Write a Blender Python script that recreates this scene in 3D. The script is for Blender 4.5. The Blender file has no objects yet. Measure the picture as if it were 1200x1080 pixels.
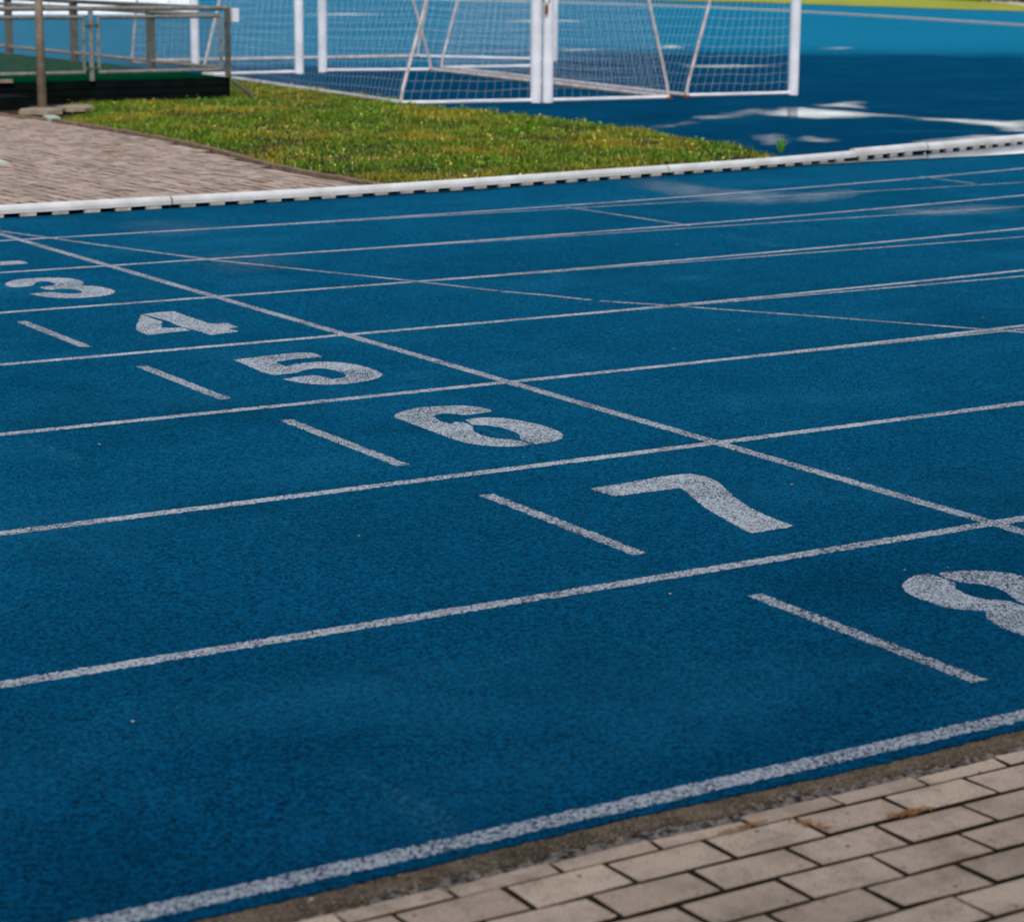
import bpy, bmesh, math, random
import numpy as np
from mathutils import Vector, Matrix
from mathutils.geometry import tessellate_polygon

random.seed(7); rng = np.random.default_rng(7)
S = bpy.context.scene
COL = S.collection
NUMS = {'7':[[(-0.7066,2.1043),(-0.5058,2.1233),(-0.3939,2.1355),(-0.3406,2.1228),(-0.3251,2.0781),(-0.3305,2.002),(-0.3567,1.9451),(-0.4003,1.8438),(-0.4475,1.7221),(-0.47,1.6174),(-0.4798,1.539),(-0.4858,1.4627),(-0.5609,1.4622),(-0.6328,1.4605),(-0.6278,1.4913),(-0.6101,1.572),(-0.5834,1.6831),(-0.5442,1.8047),(-0.494,1.9256),(-0.4765,1.9857),(-0.529,1.9878),(-0.6206,1.9904),(-0.6989,1.9915),(-0.703,2.0519)]],'6':[[(-0.6695,3.3071),(-0.6246,3.3557),(-0.5686,3.3856),(-0.5159,3.3973),(-0.4589,3.3929),(-0.4077,3.3779),(-0.3677,3.3553),(-0.3404,3.3118),(-0.328,3.2665),(-0.3302,3.223),(-0.374,3.2136),(-0.4143,3.2127),(-0.4519,3.2104),(-0.4664,3.2355),(-0.4883,3.2648),(-0.5222,3.2739),(-0.5512,3.2466),(-0.5689,3.2),(-0.5743,3.1472),(-0.5714,3.1033),(-0.5376,3.1329),(-0.5208,3.1233),(-0.5191,3.0833),(-0.531,3.032),(-0.5645,2.9717),(-0.5763,2.916),(-0.5717,2.8518),(-0.5443,2.8148),(-0.5203,2.7828),(-0.5141,2.7431),(-0.512,2.7119),(-0.5467,2.702),(-0.587,2.7073),(-0.6236,2.7282),(-0.6585,2.7718),(-0.6791,2.8193),(-0.6876,2.8875),(-0.6841,2.9774),(-0.6804,3.0693),(-0.6767,3.1632),(-0.6752,3.2439)],[(-0.4939,3.1409),(-0.465,3.151),(-0.4268,3.1492),(-0.3878,3.1271),(-0.3581,3.0903),(-0.3393,3.0366),(-0.3266,2.9641),(-0.3235,2.8883),(-0.3331,2.8242),(-0.3536,2.7735),(-0.3849,2.736),(-0.4268,2.7113),(-0.4704,2.7031),(-0.5005,2.7054),(-0.5048,2.7378),(-0.502,2.7967),(-0.4637,2.8518),(-0.4581,2.9111),(-0.4572,2.974),(-0.4711,3.014),(-0.4925,3.0422),(-0.5135,3.0607)]],'5':[[(-0.6495,4.5611),(-0.5937,4.5699),(-0.5271,4.573),(-0.4432,4.5831),(-0.3685,4.5866),(-0.3236,4.5699),(-0.3143,4.5235),(-0.3259,4.4567),(-0.3809,4.4592),(-0.4381,4.4631),(-0.4879,4.455),(-0.5354,4.4381),(-0.5428,4.3719),(-0.5429,4.3333),(-0.4948,4.3645),(-0.4389,4.3724),(-0.3787,4.3623),(-0.3311,4.3279),(-0.2999,4.2634),(-0.2903,4.1727),(-0.2955,4.0804),(-0.3181,4.0071),(-0.3535,3.9643),(-0.4103,3.9308),(-0.4701,3.9141),(-0.5296,3.9085),(-0.5834,3.9246),(-0.6256,3.9625),(-0.6498,4.0116),(-0.6651,4.0668),(-0.6726,4.1071),(-0.6267,4.1177),(-0.5668,4.1244),(-0.5363,4.1221),(-0.5267,4.0799),(-0.5183,4.0241),(-0.4831,4.0189),(-0.4409,4.0501),(-0.4232,4.107),(-0.4236,4.1786),(-0.4398,4.2334),(-0.4778,4.247),(-0.5259,4.2284),(-0.5681,4.1957),(-0.6178,4.1975),(-0.6637,4.1936),(-0.6715,4.2537),(-0.6626,4.3619),(-0.6534,4.4727)]],'4':[[(-0.4866,5.7735),(-0.4444,5.7835),(-0.392,5.7964),(-0.3372,5.7873),(-0.3453,5.7167),(-0.3453,5.6262),(-0.348,5.5185),(-0.3496,5.4399),(-0.3413,5.3959),(-0.2835,5.3838),(-0.2872,5.3153),(-0.2871,5.265),(-0.3388,5.2551),(-0.3363,5.1626),(-0.3841,5.1478),(-0.4295,5.1468),(-0.4744,5.1346),(-0.472,5.2001),(-0.4754,5.2658),(-0.4816,5.3263),(-0.4837,5.3966),(-0.483,5.474),(-0.4703,5.5539),(-0.4767,5.6174),(-0.4788,5.6913)],[(-0.4988,5.7719),(-0.4939,5.7364),(-0.4991,5.6579),(-0.5001,5.5902),(-0.4953,5.5557),(-0.5352,5.4715),(-0.5704,5.3944),(-0.5379,5.3764),(-0.4903,5.3694),(-0.4956,5.277),(-0.5387,5.2745),(-0.5852,5.2702),(-0.6385,5.2624),(-0.687,5.2522),(-0.6897,5.3093),(-0.6791,5.4048),(-0.6081,5.5508),(-0.553,5.6593)]],'3':[[(-0.6708,6.9341),(-0.6252,7.0027),(-0.5651,7.0538),(-0.4934,7.0601),(-0.4149,7.0461),(-0.3529,7.007),(-0.3232,6.9402),(-0.3246,6.8404),(-0.34,6.7936),(-0.3838,6.7191),(-0.3441,6.6977),(-0.3169,6.6291),(-0.3082,6.5338),(-0.3274,6.455),(-0.3757,6.3881),(-0.4294,6.356),(-0.4867,6.3467),(-0.5513,6.3517),(-0.6073,6.3772),(-0.6505,6.4359),(-0.6749,6.5099),(-0.6886,6.5787),(-0.6458,6.5864),(-0.5989,6.5868),(-0.5602,6.5658),(-0.5459,6.5166),(-0.5106,6.4871),(-0.4745,6.4933),(-0.449,6.5314),(-0.4478,6.5937),(-0.4731,6.6497),(-0.5067,6.6679),(-0.5539,6.6512),(-0.5739,6.6779),(-0.5711,6.756),(-0.5265,6.7748),(-0.4805,6.7877),(-0.457,6.8568),(-0.4672,6.9285),(-0.5051,6.9379),(-0.5396,6.9014),(-0.5654,6.8336),(-0.6161,6.8072),(-0.6637,6.8062),(-0.6885,6.8303)]],'8':[[(-0.6378,0.8676),(-0.6022,0.8952),(-0.5625,0.9149),(-0.5324,0.9196),(-0.5139,0.9113),(-0.5056,0.8878),(-0.5083,0.8647),(-0.5098,0.835),(-0.5222,0.8059),(-0.5462,0.7841),(-0.5571,0.749),(-0.5619,0.7167),(-0.5608,0.6871),(-0.5527,0.6651),(-0.5341,0.6542),(-0.519,0.6396),(-0.5133,0.6192),(-0.5172,0.5818),(-0.52,0.54),(-0.55,0.5),(-0.57,0.44),(-0.57,0.38),(-0.55,0.34),(-0.52,0.32),(-0.52,0.25),(-0.58,0.26),(-0.64,0.29),(-0.68,0.34),(-0.692,0.4047),(-0.6902,0.4243),(-0.6895,0.4499),(-0.6879,0.4804),(-0.6763,0.5215),(-0.6556,0.5634),(-0.6275,0.5908),(-0.6322,0.6046),(-0.6491,0.6168),(-0.6666,0.636),(-0.6775,0.6624),(-0.6845,0.6856),(-0.6827,0.7185),(-0.6855,0.7545),(-0.6803,0.792),(-0.6599,0.8388)],[(-0.4843,0.9089),(-0.4625,0.9062),(-0.4345,0.8999),(-0.4062,0.8896),(-0.3841,0.8729),(-0.3635,0.8546),(-0.3445,0.8347),(-0.3302,0.8101),(-0.3253,0.7762),(-0.34,0.72),(-0.37,0.67),(-0.41,0.63),(-0.36,0.59),(-0.32,0.53),(-0.3,0.45),(-0.31,0.36),(-0.35,0.3),(-0.42,0.26),(-0.49,0.25),(-0.49,0.32),(-0.46,0.34),(-0.44,0.38),(-0.43,0.44),(-0.45,0.5),(-0.48,0.55),(-0.5031,0.5961),(-0.492,0.641),(-0.475,0.6658),(-0.465,0.6951),(-0.4573,0.726),(-0.4579,0.7563),(-0.4707,0.7818),(-0.4825,0.8008),(-0.498,0.8159),(-0.4988,0.8469),(-0.5009,0.8727)]],'2':[[(-0.31,7.58),(-0.3,7.64),(-0.31,7.71),(-0.5,7.71),(-0.42,7.82),(-0.33,7.95),(-0.31,8.06),(-0.34,8.16),(-0.42,8.23),(-0.5,8.24),(-0.6,8.2),(-0.66,8.1),(-0.56,8.05),(-0.52,8.12),(-0.47,8.12),(-0.44,8.05),(-0.47,7.95),(-0.56,7.82),(-0.67,7.68),(-0.67,7.58)]]}
FILM = [[(8.0114,13.9797),(8.6364,14.5745),(9.1967,14.9914),(9.7909,15.4336),(10.4195,15.8279),(10.8548,16.0261),(10.8678,15.8635),(10.294,15.2105),(9.8241,14.9892),(9.2754,14.6836),(8.6809,14.2962),(8.2219,14.0051)],[(8.4067,12.9185),(8.6782,13.0791),(8.786,12.9712),(8.6042,12.6577),(8.2972,12.3088),(8.0142,12.0734),(7.8516,12.0985),(7.9928,12.4518)],[(16.5981,25.0753),(17.4216,25.0956),(17.8659,24.3051),(16.802,24.0822),(16.239,24.5894)],[(23.5715,30.261),(24.3476,30.5706),(24.2716,30.0426),(23.6173,29.7091)]]
SHEEN = [[(5.1314,10.4346),(5.2609,10.143),(5.1661,9.6079),(5.1803,9.0522),(5.3913,8.6829),(5.856,8.7121),(5.7884,8.4175),(5.2278,8.14),(4.7008,8.1711),(4.4923,8.5148),(4.5776,9.0939),(4.7679,9.8068)],[(5.1604,7.5342),(5.5878,7.5425),(6.016,7.4986),(5.998,7.2171),(5.5662,7.1035),(5.17,7.1992)],[(0.7688,9.0152),(1.0715,9.1091),(1.2373,8.7717),(1.2117,8.4935),(0.9067,8.2811),(0.6555,8.2784),(0.6406,8.6504)],[(3.8345,10.134),(4.4597,10.2459),(4.8561,10.195),(4.5828,9.8992),(3.963,9.7979)],[(0.5139,7.4755),(0.8527,7.5358),(0.9689,7.2335),(0.6728,6.7882),(0.3752,6.7355),(0.3466,7.1087)]]
PUD = [[(10.3969,15.4974),(10.7327,15.7289),(11.2513,16.0924),(11.4959,16.1074),(11.5885,15.8655),(11.5856,15.5496),(11.5828,15.2404),(11.6008,14.9285),(11.5773,14.6414),(11.5892,14.2728),(11.6929,14.0129),(11.8416,13.8055),(11.9424,13.5517),(12.1611,13.2475),(10.7467,11.8299),(10.8243,12.2034),(11.0662,12.7017),(11.1677,13.0359),(11.2071,13.3109),(11.2521,13.6576),(11.2761,13.9895),(11.3411,14.312),(11.2249,14.4352),(10.9348,14.4225),(10.6487,14.41),(10.3692,14.4657),(10.2555,14.6559),(10.2224,14.8823),(10.1868,15.041)],[(11.5301,15.9713),(12.116,16.463),(12.5078,16.6395),(12.8218,16.6811),(12.7034,16.3823),(12.4102,16.1672),(12.1962,15.7629),(11.9149,15.524),(11.9324,15.7158),(11.86,15.9088)],[(8.4889,12.545),(8.7404,12.7066),(8.8792,12.6986),(8.7996,12.3997),(8.6556,12.0869),(8.4099,11.9908),(8.3382,12.1299),(8.3311,12.2929)],[(9.2023,11.723),(9.5993,11.9704),(9.9202,12.1005),(10.248,12.1771),(10.4641,12.0768),(10.9857,12.0694),(10.515,11.5977),(10.1932,11.6372),(9.8042,11.6009),(9.4241,11.5125),(9.187,11.5194)],[(20.9491,31.7561),(21.6644,32.4713),(21.8606,32.4121),(21.5072,31.5844),(20.9725,31.0721),(20.5757,31.1072)],[(17.9687,30.941),(18.9161,31.2782),(19.4022,31.1251),(18.8597,30.6568),(18.1504,30.6746)],[(28.3355,49.0909),(30.2934,49.8219),(31.036,48.8557),(29.8751,48.3535),(28.5794,48.4248)],[(26.5814,57.2447),(28.6033,58.413),(29.566,57.2705),(28.187,56.5845)]]

# ------------------------------------------------------------------ helpers
def link(name, me, parent=None):
    o = bpy.data.objects.new(name, me); COL.objects.link(o)
    if parent is not None: o.parent = parent
    return o

def tag(o, label=None, cat=None, group=None, kind=None):
    if label: o['label'] = label
    if cat: o['category'] = cat
    if group: o['group'] = group
    if kind: o['kind'] = kind
    return o

def empty(name, loc, label, cat, group=None):
    o = bpy.data.objects.new(name, None); COL.objects.link(o)
    o.location = loc; o.empty_display_size = .1
    return tag(o, label, cat, group)

class MB:
    """collects shapes in world coordinates, then links them as one mesh object"""
    def __init__(s): s.v = []; s.f = []; s.m = []
    def poly(s, pts, m=0):
        b = len(s.v); s.v += [tuple(p) for p in pts]; s.f.append(list(range(b, b+len(pts)))); s.m.append(m)
    def add(s, vs, fs, m=0):
        b = len(s.v); s.v += [tuple(p) for p in vs]
        for f in fs: s.f.append([i+b for i in f]); s.m.append(m)
    def box(s, c, size, ax=(1,0,0), m=0, up=(0,0,1)):
        c = Vector(c); ax = Vector(ax).normalized(); up = Vector(up)
        sd = up.cross(ax).normalized(); up = ax.cross(sd)
        a, b, d = ax*size[0]/2, sd*size[1]/2, up*size[2]/2
        vs = [c+i*a+j*b+k*d for i in (-1,1) for j in (-1,1) for k in (-1,1)]
        s.add(vs, [(0,1,3,2),(4,6,7,5),(0,4,5,1),(2,3,7,6),(0,2,6,4),(1,5,7,3)], m)
    def tube(s, pts, r, n=10, m=0, caps=True):
        pts = [Vector(p) for p in pts]; rr = r if isinstance(r, (list,tuple)) else [r]*len(pts)
        rings = []; up = None
        for i, q in enumerate(pts):
            t = (pts[min(i+1,len(pts)-1)]-pts[max(i-1,0)]).normalized()
            if up is None:
                up = Vector((0,0,1)) if abs(t.z) < .9 else Vector((1,0,0))
            sd = t.cross(up).normalized(); up = sd.cross(t).normalized()
            rings.append([q + (sd*math.cos(2*math.pi*k/n)+up*math.sin(2*math.pi*k/n))*rr[i] for k in range(n)])
        b = len(s.v)
        for ring in rings: s.v += [tuple(p) for p in ring]
        for i in range(len(rings)-1):
            for k in range(n):
                k2 = (k+1) % n
                s.f.append([b+i*n+k, b+i*n+k2, b+(i+1)*n+k2, b+(i+1)*n+k]); s.m.append(m)
        if caps:
            s.f.append([b+k for k in range(n)][::-1]); s.m.append(m)
            e = b+(len(rings)-1)*n
            s.f.append([e+k for k in range(n)]); s.m.append(m)
    def build(s, name, mats, parent=None, smooth=False, bevel=0):
        org = Vector(parent.location) if parent is not None and parent.parent is None else Vector()
        if parent is not None and parent.parent is not None:
            org = Vector(parent.parent.location) + Vector(parent.location)
        me = bpy.data.meshes.new(name)
        me.from_pydata([tuple(Vector(v)-org) for v in s.v], [], s.f)
        mats = mats if isinstance(mats, (list,tuple)) else [mats]
        for m in mats: me.materials.append(m)
        me.polygons.foreach_set('material_index', s.m)
        if smooth: me.polygons.foreach_set('use_smooth', [True]*len(me.polygons))
        me.update()
        o = link(name, me, parent)
        if bevel:
            b = o.modifiers.new('edge', 'BEVEL'); b.width = bevel; b.segments = 2; b.limit_method = 'ANGLE'
        return o

# ------------------------------------------------------------------ materials
def lin(c):
    return tuple((x/255/12.92 if x/255 <= .04045 else ((x/255+.055)/1.055)**2.4) for x in c) + (1,)

class NT:
    def __init__(s, name):
        s.mat = bpy.data.materials.new(name); s.mat.use_nodes = True
        s.t = s.mat.node_tree; s.b = s.t.nodes['Principled BSDF']; s.out = s.t.nodes['Material Output']
        s.co = s.t.nodes.new('ShaderNodeTexCoord').outputs['Object']
    def n(s, typ, ins=None, **kw):
        nd = s.t.nodes.new(typ)
        for k, v in kw.items(): setattr(nd, k, v)
        for k, v in (ins or {}).items():
            if hasattr(v, 'is_output'): s.t.links.new(v, nd.inputs[k])
            else: nd.inputs[k].default_value = v
        return nd
    def noise(s, scale, detail=2, rough=.5, co=None, dist=0):
        return s.n('ShaderNodeTexNoise', {'Vector': co or s.co, 'Scale': scale, 'Detail': detail, 'Roughness': rough, 'Distortion': dist}).outputs['Fac']
    def vor(s, scale, co=None, out='Distance', feature='F1'):
        return s.n('ShaderNodeTexVoronoi', {'Vector': co or s.co, 'Scale': scale}, feature=feature).outputs[out]
    def rng(s, x, a, b, c=0., d=1.):
        return s.n('ShaderNodeMapRange', {0: x, 1: a, 2: b, 3: c, 4: d}, clamp=True).outputs[0]
    def math(s, op, a, b=0.):
        return s.n('ShaderNodeMath', {0: a, 1: b}, operation=op).outputs[0]
    def mix(s, f, a, b, mode='MIX'):
        return s.n('ShaderNodeMixRGB', {'Fac': f, 'Color1': a, 'Color2': b}, blend_type=mode).outputs[0]
    def mapp(s, scale=(1,1,1), loc=(0,0,0), rot=(0,0,0)):
        return s.n('ShaderNodeMapping', {'Vector': s.co, 'Scale': scale, 'Location': loc, 'Rotation': rot}).outputs[0]
    def xyz(s):
        nd = s.n('ShaderNodeSeparateXYZ', {0: s.co}); return nd.outputs[0], nd.outputs[1], nd.outputs[2]
    def bump(s, h, strength=.3, dist=.01):
        s.set('Normal', s.n('ShaderNodeBump', {'Height': h, 'Strength': strength, 'Distance': dist}).outputs[0])
    def set(s, k, v):
        if hasattr(v, 'is_output'): s.t.links.new(v, s.b.inputs[k])
        else: s.b.inputs[k].default_value = v
        return s

def simple(name, c, rough=.5, spec=.4, metal=0, var=.15, scale=12, c2=None, bump=0):
    t = NT(name)
    n = t.noise(scale, 4, .6)
    a = lin(c); b = lin(c2) if c2 else tuple(x*(1-var*2) for x in a[:3])+(1,)
    t.set('Base Color', t.mix(t.rng(n, .35, .7), a, b)).set('Roughness', rough).set('Specular IOR Level', spec).set('Metallic', metal)
    if bump: t.bump(t.noise(scale*6, 3), bump, .004)
    return t.mat

def blob(t, cx, cy, rx, ry, ang=0.):
    """1 at an ellipse's centre falling to 0 at its rim (ground coordinates)"""
    x, y, z = t.xyz()
    ca, sa = math.cos(ang), math.sin(ang)
    dx = t.math('SUBTRACT', x, cx); dy = t.math('SUBTRACT', y, cy)
    u = t.math('ADD', t.math('MULTIPLY', dx, ca/rx), t.math('MULTIPLY', dy, sa/rx))
    v = t.math('ADD', t.math('MULTIPLY', dx, -sa/ry), t.math('MULTIPLY', dy, ca/ry))
    r = t.math('SQRT', t.math('ADD', t.math('MULTIPLY', u, u), t.math('MULTIPLY', v, v)))
    return t.rng(r, 1., .15)

def mat_track():
    t = NT('blue_rubber')
    x, y, z = t.xyz()
    g1 = t.vor(150, out='Color'); gv = t.n('ShaderNodeSeparateColor', {0: g1}).outputs[0]
    g2 = t.noise(400, 2, .75)
    c = t.mix(gv, lin(TR1), lin(TR2))
    c = t.mix(t.math('MULTIPLY', t.rng(g2, .54, .68), .8), c, lin((0, 14, 32)))
    c = t.mix(t.math('MULTIPLY', t.rng(t.noise(330, 1), .60, .66), .75), c, lin((40, 118, 156)))
    # dusty and scuffed patches, dried rims of old rain
    d = t.noise(.9, 6, .66, t.mapp((.55, 1.1, 1)))
    dm = t.math('MULTIPLY', t.rng(d, .5, .68), t.rng(g2, .35, .6))
    c = t.mix(t.math('MULTIPLY', dm, .55), c, lin((30, 98, 130)))
    d2 = t.noise(2.3, 5, .6)
    c = t.mix(t.math('MULTIPLY', t.rng(d2, .56, .3), .5), c, lin((0, 34, 60)))
    sc = t.noise(1.4, 8, .7, t.mapp((2.6, .5, 1), rot=(0, 0, .15)))
    c = t.mix(t.math('MULTIPLY', t.math('MULTIPLY', t.rng(sc, .60, .72), t.rng(gv, .2, .8)), .35), c, lin((70, 116, 142)))
    dk = t.noise(.55, 7, .7, t.mapp((1, 1, 1), loc=(4, 2, 0)))
    c = t.mix(t.math('MULTIPLY', t.rng(dk, .52, .64), .5), c, lin((0, 28, 52)))
    # paler blue beyond a noisy line across the infield
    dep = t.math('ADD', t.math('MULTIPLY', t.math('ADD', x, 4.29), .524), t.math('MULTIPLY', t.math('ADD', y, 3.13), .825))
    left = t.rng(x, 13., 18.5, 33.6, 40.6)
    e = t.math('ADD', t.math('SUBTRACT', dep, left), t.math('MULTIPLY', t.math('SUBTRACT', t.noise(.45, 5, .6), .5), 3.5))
    dry = t.rng(e, -2.2, 3.)  # mask of the paler far ground
    farc = t.mix(t.noise(.2, 5, .6, t.mapp((.5, 1, 1), rot=(0, 0, -.55))), lin(FAR1), lin(FAR2))
    midzone = t.math('MULTIPLY', t.rng(y, 10.4, 11.4), t.math('SUBTRACT', 1., dry))  # darker tone from the kerb up to the paler ground
    c = t.mix(t.math('MULTIPLY', midzone, .35), c, lin((0, 44, 72)))
    c = t.mix(t.math('MULTIPLY', dry, .9), c, farc)
    # tiny pale grit
    sp = t.n('ShaderNodeTexVoronoi', {'Vector': t.co, 'Scale': 8.})
    pick = t.n('ShaderNodeSeparateColor', {0: sp.outputs['Color']})
    spk = t.math('MULTIPLY', t.math('LESS_THAN', sp.outputs['Distance'], t.math('MULTIPLY', pick.outputs[1], .04)), t.math('GREATER_THAN', pick.outputs[0], .6))
    c = t.mix(spk, c, lin((205, 200, 175)))
    t.set('Base Color', c).set('Roughness', .75).set('Specular IOR Level', 0.)
    dull = t.math('SUBTRACT', 1., t.math('MAXIMUM', t.math('MULTIPLY', midzone, .75), t.math('MULTIPLY', dry, .85)))
    tops = t.math('MULTIPLY', t.rng(gv, .0, .9, .35, 1.), t.rng(g2, .62, .42, .35, 1.))     # raised granules carry the sheen, the pits between them do not
    t.set('Sheen Weight', t.math('MULTIPLY', dull, tops)).set('Sheen Roughness', .18).set('Sheen Tint', (.03, .6, 1., 1))
    t.set('Normal', t.n('ShaderNodeBump', {'Height': t.math('ADD', gv, t.math('MULTIPLY', g2, .8)), 'Strength': .8, 'Distance': .0035}).outputs[0])
    return t.mat

def mat_paint(name='white_track_paint', amt=.462, c=(192, 202, 210), back=(18, 46, 68)):
    t = NT(name)
    g = t.vor(220, out='Color'); gv = t.n('ShaderNodeSeparateColor', {0: g}).outputs[0]
    n = t.noise(250, 3, .75)
    wear = t.noise(3., 7, .7)
    thr = t.math('ADD', t.math('MULTIPLY', wear, .44), amt-.22)
    f = t.math('ADD', t.math('MULTIPLY', n, .7), t.math('MULTIPLY', gv, .3))
    m = t.rng(t.math('SUBTRACT', f, thr), -.02, .03)
    tint = t.mix(t.noise(320, 1), lin(c), lin((134, 138, 142)))
    col = t.mix(m, lin(back), tint)
    t.set('Base Color', col).set('Roughness', .7).set('Specular IOR Level', .05)
    t.bump(t.math('ADD', gv, n), .4, .003)
    return t.mat

def mat_paver(name, c1, c2, sc=1., pits=.9):
    t = NT(name)
    ri = t.n('ShaderNodeNewGeometry').outputs['Random Per Island']
    c = t.mix(ri, lin(c1), lin(c2))
    c = t.mix(t.math('MULTIPLY', t.rng(t.noise(300*sc, 3, .7), .46, .66), .6), c, lin((84, 76, 68)))
    c = t.mix(t.math('MULTIPLY', t.rng(t.noise(420*sc, 2, .7), .57, .7), .55), c, lin((222, 210, 194)))
    c = t.mix(t.math('MULTIPLY', t.rng(t.noise(9, 6, .7), .46, .68), .5), c, lin((104, 92, 76)))
    c = t.mix(t.math('MULTIPLY', t.rng(t.noise(2.2, 5, .65), .5, .7), .35), c, lin((112, 106, 84)))
    c = t.mix(t.math('MULTIPLY', t.rng(t.noise(38, 4, .7), .62, .7), .55), c, lin((70, 62, 54)))
    v = t.n('ShaderNodeTexVoronoi', {'Vector': t.co, 'Scale': 26*sc})
    pk = t.n('ShaderNodeSeparateColor', {0: v.outputs['Color']})
    dd = t.math('ADD', v.outputs['Distance'], t.math('MULTIPLY', t.noise(160*sc, 2), .05))
    pit = t.math('MULTIPLY', t.math('LESS_THAN', dd, t.math('MULTIPLY', t.math('POWER', pk.outputs[2], 2.), .15)), t.math('GREATER_THAN', pk.outputs[0], .5))
    c = t.mix(t.math('MULTIPLY', pit, pits), c, lin((58, 56, 60)))
    t.set('Base Color', c).set('Roughness', .85).set('Specular IOR Level', .03)
    t.bump(t.noise(260*sc, 4, .7), .5, .004)
    return t.mat

def mat_joint():
    t = NT('mossy_joint_sand')
    c = t.mix(t.rng(t.noise(9, 4), .4, .65), lin((46, 41, 31)), lin((60, 51, 38)))
    c = t.mix(t.rng(t.noise(3.1, 4), .55, .66), c, lin((56, 60, 16)))
    c = t.mix(t.rng(t.noise(90, 3), .5, .7), c, lin((22, 19, 15)))
    t.set('Base Color', c).set('Roughness', .95).set('Specular IOR Level', .1)
    t.bump(t.noise(200, 3), .6, .004)
    return t.mat

def mat_strip():
    t = NT('brown_concrete')
    c = t.mix(t.rng(t.noise(11, 7, .75), .35, .65), lin((150, 130, 106)), lin((98, 84, 68)))
    c = t.mix(t.math('MULTIPLY', t.rng(t.noise(5, 6, .7), .5, .64), .7), c, lin((58, 50, 40)))
    c = t.mix(t.math('MULTIPLY', t.rng(t.noise(150, 4, .75), .5, .62), .75), c, lin((44, 38, 32)))
    c = t.mix(t.math('MULTIPLY', t.rng(t.noise(240, 2), .58, .66), .7), c, lin((206, 192, 168)))
    t.set('Base Color', c).set('Roughness', .9).set('Specular IOR Level', .03)
    t.bump(t.noise(120, 5, .8), 1., .01)
    return t.mat

def mat_mortar():
    t = NT('crumbled_mortar')
    v = t.n('ShaderNodeTexVoronoi', {'Vector': t.co, 'Scale': 120.})
    pk = t.n('ShaderNodeSeparateColor', {0: v.outputs['Color']})
    c = t.mix(pk.outputs[0], lin((84, 86, 94)), lin((150, 132, 112)))
    c = t.mix(t.rng(t.noise(60, 4), .5, .62), c, lin((34, 32, 32)))
    t.set('Base Color', c).set('Roughness', .9).set('Specular IOR Level', .15)
    t.bump(v.outputs['Distance'], .8, .006)
    return t.mat

def mat_grass():
    t = NT('grass_blade')
    ri = t.n('ShaderNodeNewGeometry').outputs['Random Per Island']
    p1 = t.noise(1.05, 4, .6); p2 = t.noise(4.2, 3, .6)
    c = t.mix(ri, lin((68, 112, 20)), lin((124, 148, 38)))
    c = t.mix(t.math('MULTIPLY', t.rng(p1, .46, .62), .72), c, lin((176, 150, 50)))
    c = t.mix(t.math('MULTIPLY', t.rng(p2, .52, .64), .75), c, lin((26, 84, 20)))
    c = t.mix(t.rng(ri, .93, .95), c, lin((206, 190, 110)))
    t.set('Base Color', c).set('Roughness', .6).set('Specular IOR Level', .12)
    tr = t.n('ShaderNodeBsdfTranslucent', {'Color': c})
    mx = t.n('ShaderNodeMixShader', {0: .35, 1: t.b.outputs[0], 2: tr.outputs[0]})
    t.t.links.new(mx.outputs[0], t.out.inputs['Surface'])
    return t.mat

def mat_lawn_far():
    t = NT('far_dry_grass')
    c = t.mix(t.rng(t.noise(.5, 5, .65), .38, .62), lin((150, 148, 40)), lin((112, 128, 34)))
    c = t.mix(t.math('MULTIPLY', t.rng(t.noise(2.5, 4), .55, .7), .6), c, lin((176, 152, 60)))
    t.set('Base Color', c).set('Roughness', .9).set('Specular IOR Level', .1)
    return t.mat

def mat_wet(name, rough, n_scale, amp, top, base, grain=0., streak=None, ramp=.7):
    """water whose cover frays towards the rim of its patch (attribute rim: 1 inside, 0 on the outline)"""
    t = NT(name)
    rim = t.n('ShaderNodeAttribute', attribute_name='rim').outputs['Fac']
    n = t.noise(n_scale, 6, .7, t.mapp(streak, rot=(0, 0, .12)) if streak else None)
    if streak:
        f = t.math('MULTIPLY', t.rng(rim, -.2, .9), t.math('ADD', t.rng(n, .44, .68, 0, .8), .2))
        f = t.math('MULTIPLY', f, top)
    else:
        f = t.math('ADD', rim, t.math('MULTIPLY', t.math('SUBTRACT', n, .5), amp))
        f = t.rng(f, .0, ramp, 0, top)
    if grain: f = t.math('MULTIPLY', f, t.rng(t.noise(130, 2, .7), .5-grain, .5+grain*.6))
    t.set('Base Color', lin(base)).set('Roughness', rough).set('IOR', 1.33).set('Specular IOR Level', .6)
    t.bump(t.noise(7, 3), .02, .01)
    tr = t.n('ShaderNodeBsdfTransparent')
    mx = t.n('ShaderNodeMixShader', {0: f, 1: tr.outputs[0], 2: t.b.outputs[0]})
    t.t.links.new(mx.outputs[0], t.out.inputs['Surface'])
    return t.mat

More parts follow.
